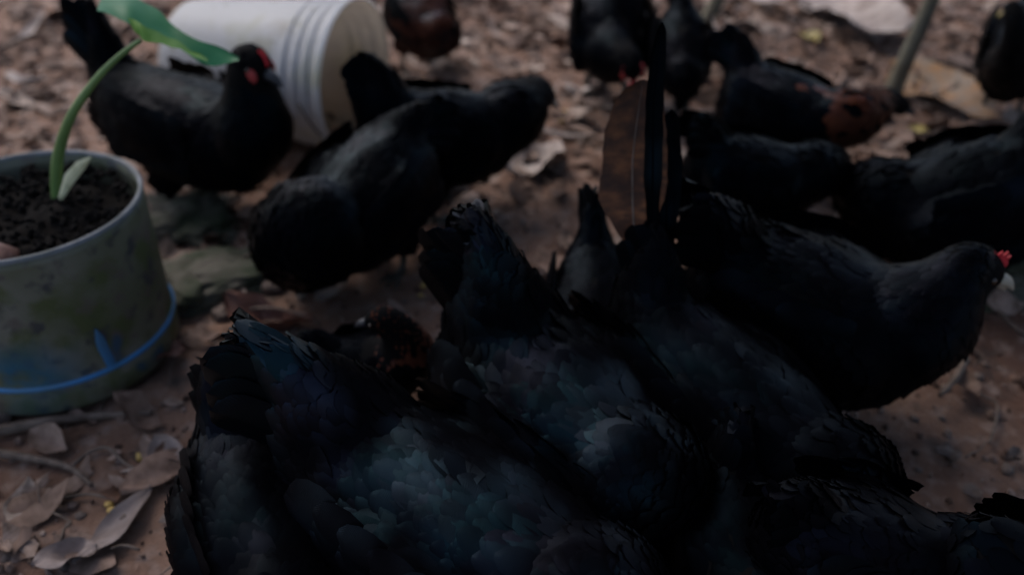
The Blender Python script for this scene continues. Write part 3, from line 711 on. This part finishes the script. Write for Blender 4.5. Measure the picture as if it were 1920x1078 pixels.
    # --- wings
    for sgn in (-1, 1):
        wc = mid - dn * .075 * s + Vector((.005, sgn * wlat * s * tw, 0)); wk = min(1.0, max(.45, L / (.23 * s))); wl = .115 * s * wk
        back = (-u - dn * .10).normalized(); nn = (Vector((0, sgn, 0)) + dn * .35).normalized()
        V, F, C, U = [], [], [], []
        add_ell(V, F, wc, [u * wl * .9, nn * .017 * s, dn * .052 * s], ICO2)
        C += [(0, 0, .5, 1)] * len(V); U += [(0, 0)] * len(V)
        for row in range(6):
            for k in range(7):
                t = k / 6; p = wc + u * (wl * (.85 - row * .27)) + dn * (.045 - .085 * t) * s + nn * (.015 * s * (1 - abs(row - 2.2) * .22)) + u * rnd.gauss(0, .003)
                d = (back + dn * (.12 - .25 * t) * .5 - nn * (.04 * row - .04) + Vector((rnd.gauss(0, .06), 0, rnd.gauss(0, .06)))).normalized()
                Lf = (.030 + .005 * row) * s
                feather_quad(V, F, C, U, p, d, nn, Lf, Lf * .74, .19, ((.4 + .6 * rnd.random()) * shine, 0, .3 + .2 * rnd.random(), 1), 4, .05)
        wing = mesh_obj('wing', V, F, M_feather, root, cols=C, uvs=U)
        for k in range(6 if flights else 0):
            t = k / 5; fl = (.088 - .02 * t) * s * wk
            v, f, uu = long_feather(fl, .024 * s, curve=.10, n=5)
            ori = wc - u * wl * .15 + dn * (.012 - .052 * t) * s + nn * (.010 - .002 * k) * s
            dirx = (back + dn * (-.06 - .08 * t) - nn * .38).normalized(); dy = (nn - dirx * nn.dot(dirx)).normalized(); dz = dirx.cross(dy)
            if dz.dot(dn) < 0: dz = -dz
            vv = [ori + dirx * q.x + dy * q.y + dz * q.z for q in v]; c_ = ((.3 + .4 * rnd.random()) * shine, 0, .3 + .2 * rnd.random(), 1)
            mesh_obj('flight_feather', vv, f, M_sheen, wing, cols=[c_] * len(vv), uvs=uu)
    # --- tail: a folded tent of big feathers
    for k in range(tails):
        t = k / max(1, tails - 1); sgn = 1 if k % 2 else -1
        ang = (.5 - t) * R(fan) ; br_ = bool(brown_tail and k in brown_tail); fl = tl * (1.0 - .30 * abs(t - .3)) * tl_mul * rnd.uniform(.94, 1.03) * (.78 if br_ else 1)
        latv = Vector((0, 1, 0)); latv = (latv - td * latv.dot(td)).normalized(); upv = td.cross(latv)
        if upv.z < 0: upv = -upv
        if abs(upv.z) < .05 and upv.x > 0: upv = -upv
        dirx = (td * math.cos(ang) + upv * math.sin(ang) + latv * sgn * (.03 + .05 * rnd.random())).normalized()
        dy = (latv * sgn + upv * .35); dy = (dy - dirx * dy.dot(dirx)).normalized(); dz = dirx.cross(dy)
        if dz.dot(upv) < 0: dz = -dz
        v, f, uu = long_feather(fl, ntail_w * s * (1.5 if br_ else 1.15), curve=.10 * rnd.uniform(.3, 1.6), n=14)
        ori = T - dn * (.012 + .02 * t) * s + latv * sgn * (.010 + .003 * k) * s
        vv = [ori + dirx * q.x + dy * q.y + dz * q.z for q in v]
        c_ = (rnd.random() * .4, 0, rnd.uniform(.1, .6), 1)
        o = mesh_obj('tail_feather', vv, f, M_brownfeather if br_ else M_sheen, root, cols=[c_] * len(vv), uvs=uu)
        if br_: o['label'] = 'long rusty brown feather standing in the raised tail'
    # --- head details
    lat = Vector((0, 1, 0)); lat = (lat - bd * lat.dot(bd)).normalized(); up = bd.cross(lat)
    if up.dot(Z) < 0 or (abs(up.z) < .2 and up.dot(u) < 0): up = -up
    bm_ = M_beak if beak == 'dark' else M_beak_pale
    hb = H + bd * .022 * s * hs; bl = .026 * s * hs
    V, F = tube_geo([hb, hb + bd * bl * .5 + up * .001 * s, hb + bd * bl - up * .004 * s], [.0085 * s * hs, .0065 * s * hs, .0012 * s], 8, 3)
    V, F = tube_geo([hb - up * .004 * s, hb + bd * bl * .75 - up * .008 * s], [.006 * s, .002 * s], 6, 3, V, F)
    mesh_obj('beak', V, F, bm_, root)
    for sgn in (-1, 1):
        V, F = [], []; add_ell(V, F, H + bd * .008 * s + lat * sgn * .0205 * s * hs + up * .005 * s, [bd * .0045 * s, lat * .003 * s, up * .0045 * s], ICO2)
        mesh_obj('eye', V, F, M_eye, root)
    cs = comb
    if cs > 0:
        prof2 = [(-.018, .012), (-.020, .026), (-.012, .022), (-.010, .034), (-.003, .026), (0.0, .038), (.007, .027), (.012, .034), (.016, .022), (.022, .020), (.024, .008), (.012, .012)]
        V, F = [], []; n = len(prof2)
        for y in (-.5, .5):
            for a, b in prof2:
                th = .0035 * s * cs * (1 if b < .02 else .55)
                V.append(H + bd * ((a * .8 + .012) * s * cs) + up * ((b - .012) * s * cs + .016 * s) + lat * (y * 2 * th))
        F = [tuple(range(n))[::-1], tuple(range(n, 2 * n))] + [(i, (i + 1) % n, n + (i + 1) % n, n + i) for i in range(n)]
        mesh_obj('comb', V, F, M_comb, root, smooth=False)
        for sgn in (-1, 1):
            V, F = [], []; add_ell(V, F, H + bd * .020 * s - up * .024 * s * (0.7 + .3 * cs) + lat * sgn * .007 * s, [bd * .006 * s * cs, lat * .0025 * s, up * .012 * s * cs], ICO2)
            mesh_obj('wattle', V, F, M_comb, root)
    if face:
        for sgn in (-1, 1):
            V, F = [], []; add_ell(V, F, H + bd * .006 * s + lat * sgn * .0180 * s * hs - up * .005 * s, [bd * .016 * s * hs, lat * .0055 * s * hs, up * .0125 * s * hs], ICO3)
            mesh_obj('face_patch', V, F, M_face, root)
            V, F = [], []; add_ell(V, F, H - bd * .014 * s + lat * sgn * .020 * s - up * .010 * s, [bd * .004 * s, lat * .003 * s, up * .008 * s], ICO2)
            mesh_obj('ear_lobe', V, F, M_face, root)
    # --- legs
    for sgn in (-1, 1):
        top = mid - dn * .19 * s + Vector((-.008 * s, sgn * .042 * s, 0)); top.z = max(top.z, .05)
        fx = top.x + sgn * .008 * s; ft = Vector((fx + .01, top.y * 1.05, 0)); wp = root_world = Matrix.Translation((c.x, c.y, 0)) @ Matrix.Rotation(yaw, 4, 'Z') @ ft
        ft.z = gh(wp.x, wp.y) + .008
        V, F = tube_geo([top + Z * .02, (top + ft) / 2 - Vector((.006, 0, 0)), ft], [.0095 * s, .0065 * s, .006 * s], 8, 4)
        for an in (-28, 0, 28, 180):
            tlz = (.042 if an != 180 else .02) * s; dv = Vector((math.cos(R(an)), math.sin(R(an)), 0))
            tube_geo([ft, ft + dv * tlz * .5 + Z * .003, ft + dv * tlz - Z * .004], [.0052 * s, .0042 * s, .0018 * s], 6, 2, V, F)
        mesh_obj('leg', V, F, M_shank, root)
    return root

exec_hens = True
# label, tail base, shoulder, head, beak tip, tail tip   (pixel, pixel, height)
hen('black hen with bright red comb standing beside the white bucket', (212, 108, .275), (420, 178, .265), (476, 122, .335), (530, 160, .310), (140, -30, .40), s=1.05, comb=.8, face=True, nf=1300, seed=1, tails=7, tint=.1, hs=1.25, shine=.13, fan=12)
hen('black hen in front of the bucket mouth with its stubby tail raised', (730, 170, .26), (905, 172, .235), (1022, 182, .17), (1068, 216, .12), (655, 95, .33), s=.98, nf=1000, seed=2, ntail_w=.042, beak='pale', fan=10, base=1.2, nw=.056, blunt=1.4, nexp=1.2)
hen('black hen with arched neck pecking the earth right of the mossy stones', (728, 228, .27), (606, 350, .225), (561, 524, .03), (568, 580, -.02), (850, 190, .27), s=.98, nf=1500, seed=3, beak='pale', tw=1.1, tint=.12, shine=.38, nw=.080, nexp=1.0)
hen('black hen in the middle with raised hollow tail and blue-grey shoulder', (955, 560, .285), (1145, 750, .26), (1230, 950, .08), (1240, 1010, .03), (862, 362, .42), s=1.24, nf=2600, seed=4, tails=10, ntail_w=.05, voxel=.007, tint=.2, blunt=1.5, base=1.3, fluff=1.2, fan=20, shine=.8)
hen('nearest black hen with scaly grey-blue back feathers and pointed raised tail', (640, 745, .275), (1025, 985, .25), (1240, 1200, .10), (1260, 1250, .04), (400, 588, .38), s=1.22, nf=2800, seed=5, tails=10, ntail_w=.045, voxel=.007, tint=.16, fan=10, shine=.9, base=1.3, blunt=1.2, fluff=1.15)
hen('black hen at the lower left half hidden under the nearest raised tail', (430, 780, .23), (500, 1020, .21), (560, 1220, .05), (570, 1250, .02), (378, 650, .28), s=.95, nf=1200, seed=6, tails=5, fan=8, flights=False, shine=.3, wlat=.056)
hen('small black pullet with rusty brown head behind the nearest hen', (620, 640, .13), (715, 640, .13), (708, 598, .175), (680, 606, .165), (548, 618, .15), s=.62, hs=1.3, nf=700, seed=7, rust=(9, 17, 1.3), tails=5, ntail_w=.04, shine=.2, fan=14, tl_mul=.8)
hen('slim black hen seen from behind with a single teal tail tip up', (1115, 440, .22), (1115, 600, .19), (1120, 760, .05), (1120, 800, .02), (1113, 325, .29), s=.72, nf=600, seed=8, tails=5, ntail_w=.045)
rooster = hen('black rooster with very tall narrow upright tail of blue and brown feathers', (1235, 540, .275), (1520, 770, .235), (1640, 910, .08), (1680, 950, .03), (1215, 390, .36), s=1.08, nf=1600, seed=9, tails=4, ntail_w=.033, cat='rooster', blunt=.7, fan=7, shine=.32, tint=.35)
def tall_feather(pts, wpx, Y, material, lab=None, bow=.006):
    W = catmull([tuple(aty(px, py, Y + .03 * i)) for i, (px, py) in enumerate(pts)], 7); n = len(W) - 1; inv = (Matrix.Translation(rooster.location) @ Matrix.Rotation(rooster.rotation_euler.z, 4, 'Z')).inverted()
    V, F, U, C = [], [], [], []
    for i, p in enumerate(W):
        t = i / n; wd = wpx * .5 / FPX * 1.3 * (.35 + .65 * min(1, t * 3)) * (1 + .10 * noise.noise(Vector((t * 14, wpx, 0)))) * math.sqrt(max(.03, 1 - max(0, (t - .6) / .4) ** 2.2))
        for k in (-1, -.6, -.08, .08, .6, 1):
            V.append(inv @ (Vector(p) + Vector((k * wd * (1 + .06 * math.sin(11 * t + 2 * k)), abs(k) ** 2 * bow * (-1 if abs(k) > .3 else 1), 0)))); U.append((t, k * .5 + .5)); C.append((.3, 0, .3, 1))
    for i in range(n):
        for k in range(5): F.append((i * 6 + k, i * 6 + k + 1, (i + 1) * 6 + k + 1, (i + 1) * 6 + k))
    b = len(V); V += [v + (inv.to_3x3() @ Vector((0, .001, 0))) for v in V]; F += [tuple(k + b for k in f)[::-1] for f in F]
    o = mesh_obj('tail_feather', V, F, material, rooster, cols=C + C, uvs=U + U)
    VV, FF = tube_geo([inv @ Vector(W[i]) for i in (0, n // 3, 2 * n // 3, n - 1)], [.0014, .0011, .0008, .0003], 6, 5)
    mesh_obj('shaft', VV, FF, material if material is not M_brownfeather else M_twig, o)
    if lab: o['label'] = lab
YR = at(1225, 470, .30).y
tall_feather([(1190, 450), (1186, 370), (1188, 280), (1206, 150)], 112, YR, M_brownfeather, 'long mottled rusty brown feather standing in the raised tail')
tall_feather([(1222, 470), (1224, 330), (1226, 190), (1241, 42)], 30, YR - .012, M_sheen, 'tallest dark feather with a teal edge')
tall_feather([(1250, 470), (1250, 380), (1252, 290), (1258, 205)], 46, YR + .012, M_sheen)
hen('black hen facing the camera at the top with red face bent to the ground', (1150, -10, .27), (1150, 40, .23), (1186, 128, .16), (1190, 180, .09), (1150, -130, .34), hs=1.15, s=.98, comb=1.6, face=True, nf=700, seed=10)
hen('black hen at the top edge with bluish back just right of the red face', (1282, 10, .26), (1285, 95, .20), (1275, 195, .05), (1265, 225, .015), (1265, -90, .33), s=.74, nf=600, seed=11)
hen('black hen with rust-red neck stretched toward the orange leaf', (1410, 112, .26), (1540, 160, .245), (1688, 200, .14), (1745, 228, .105), (1352, 35, .32), s=.88, nf=800, seed=12, rust=(7.7, 11.2, 1.0), shine=.3)
hen('broad black hen at the right edge below the orange leaf', (1920, 260, .27), (1720, 300, .22), (1600, 370, .06), (1580, 400, .02), (2030, 180, .32), s=1.15, nf=800, seed=13, tw=1.1)
hen('black hen with light blue back glints between the tall tail and the rust neck', (1350, 250, .255), (1480, 270, .235), (1570, 330, .10), (1590, 370, .04), (1290, 205, .31), s=.85, nf=700, seed=14, tint=.3)
hen('large black hen with red comb and pale beak in front of the mossy boulder', (1400, 420, .28), (1650, 500, .265), (1836, 502, .275), (1888, 530, .255), (1270, 350, .37), s=1.22, comb=.6, nf=1900, seed=15, beak='pale', tw=1.05, shine=0.2)
hen('black hen at the lower right with dark purple-grey back', (1540, 925, .255), (1770, 985, .225), (1900, 1040, .17), (1940, 1070, .14), (1440, 915, .29), s=.85, nf=900, seed=16, tint=.8, fan=12, shine=.3)
hen('black hen in deep shade between the nearest hens at the bottom', (1370, 850, .21), (1420, 1040, .19), (1440, 1200, .06), (1440, 1240, .02), (1395, 745, .27), s=.85, nf=600, seed=17, tails=5, fan=10, shine=.2)
hen('dark hen with deep rust-brown side at the top edge behind the bucket', (770, -40, .24), (815, 15, .20), (815, 75, .08), (805, 100, .03), (750, -130, .30), s=.80, nf=500, seed=18, rust=(3, 16, .4))
hen('black hen cut off by the upper right corner', (1945, -10, .26), (1915, 70, .23), (1900, 20, .33), (1880, 5, .33), (2000, -120, .33), s=.85, nf=400, seed=19)
hen('black hen filling the lower right corner', (1900, 1010, .24), (2060, 1110, .22), (2160, 1200, .06), (2170, 1230, .02), (1870, 975, .26), s=.9, nf=400, seed=20, tails=5, fan=10, shine=.15)

# ------------------------------------------------------------------ unseen trees added to shade the near ground
M_canopy = mat('dark_green_foliage', (0.05, 0.09, 0.03), 0.55, (0.07, 0.11, 0.035), 6)
M_bark = mat('tree_bark', (0.13, 0.10, 0.075), 0.9, (0.07, 0.055, 0.045), 12, bump=0.8)
def added_shade_tree(base, blobs, label, n=5200, seed=1):
    root = empty('added_shade_tree', base); rr = random.Random(seed); b0 = Vector(base)
    V, F = [], []
    top = Vector(blobs[0][0]) - b0
    tube_geo([Vector((0, 0, -.05)), top * .35 + Vector((.08, 0, .2)), top * .75, top], [.11, .09, .06, .03], 12, 5, V, F)
    for bc, br_ in blobs:
        q = Vector(bc) - b0
        tube_geo([top * .6, (top * .6 + q) / 2 + Vector((0, 0, .1)), q], [.045, .03, .012], 8, 4, V, F)
    mesh_obj('trunk', V, F, M_bark, root)
    V, F, U = [], [], []
    per = n // len(blobs)
    for bc, br_ in blobs:
        q = Vector(bc) - b0
        for i in range(per):
            d = Vector((rr.gauss(0, 1), rr.gauss(0, 1), rr.gauss(0, 1))).normalized() * rr.random() ** .4
            c = q + Vector((d.x * br_[0], d.y * br_[1], d.z * br_[2])); L = rr.uniform(.09, .17)
            v, f, u = leaf_geo(L, L * .5, -.15, .15, 3, 3); m = Euler((rr.gauss(0, .6), rr.gauss(.2, .5), rr.uniform(0, 6.3))).to_matrix(); b = len(V)
            for x in v: V.append(m @ x + c)
            F += [tuple(k + b for k in g) for g in f]; U += u
    mesh_obj('crown', V, F, M_canopy, root, uvs=U)
    return tag(root, label, 'added shade tree')
added_shade_tree((2.6, 0.2, 0), [((1.5, .6, 2.35), (.95, .8, .4)), ((.75, .9, 2.2), (.6, .65, .3)), ((1.6, 1.7, 2.3), (.8, .7, .35)), ((-.45, 1.95, 2.35), (.62, .5, .25)), ((-.35, 1.65, 2.5), (.5, .4, .2)), ((.3, 1.8, 2.35), (.5, .5, .25)),  ((.9, -.2, 2.3), (.9, .8, .35)), ((2.6, .8, 2.2), (.8, 1.0, .5))],
           'unseen leafy tree added to shade the near right of the yard', 19000, 3)  # added: crown lobes sit where they block sun from the near right

added_shade_tree((-2.9, 1.2, 0), [((-2.3, 1.6, 2.4), (.6, .4, .3)), ((-1.6, 1.74, 2.35), (.6, .36, .22)), ((-2.9, 1.4, 2.5), (.7, .8, .4))],
           'unseen leafy tree added to shade the near left of the yard', 3600, 4)  # added out of view: thin crown dims the near left ground
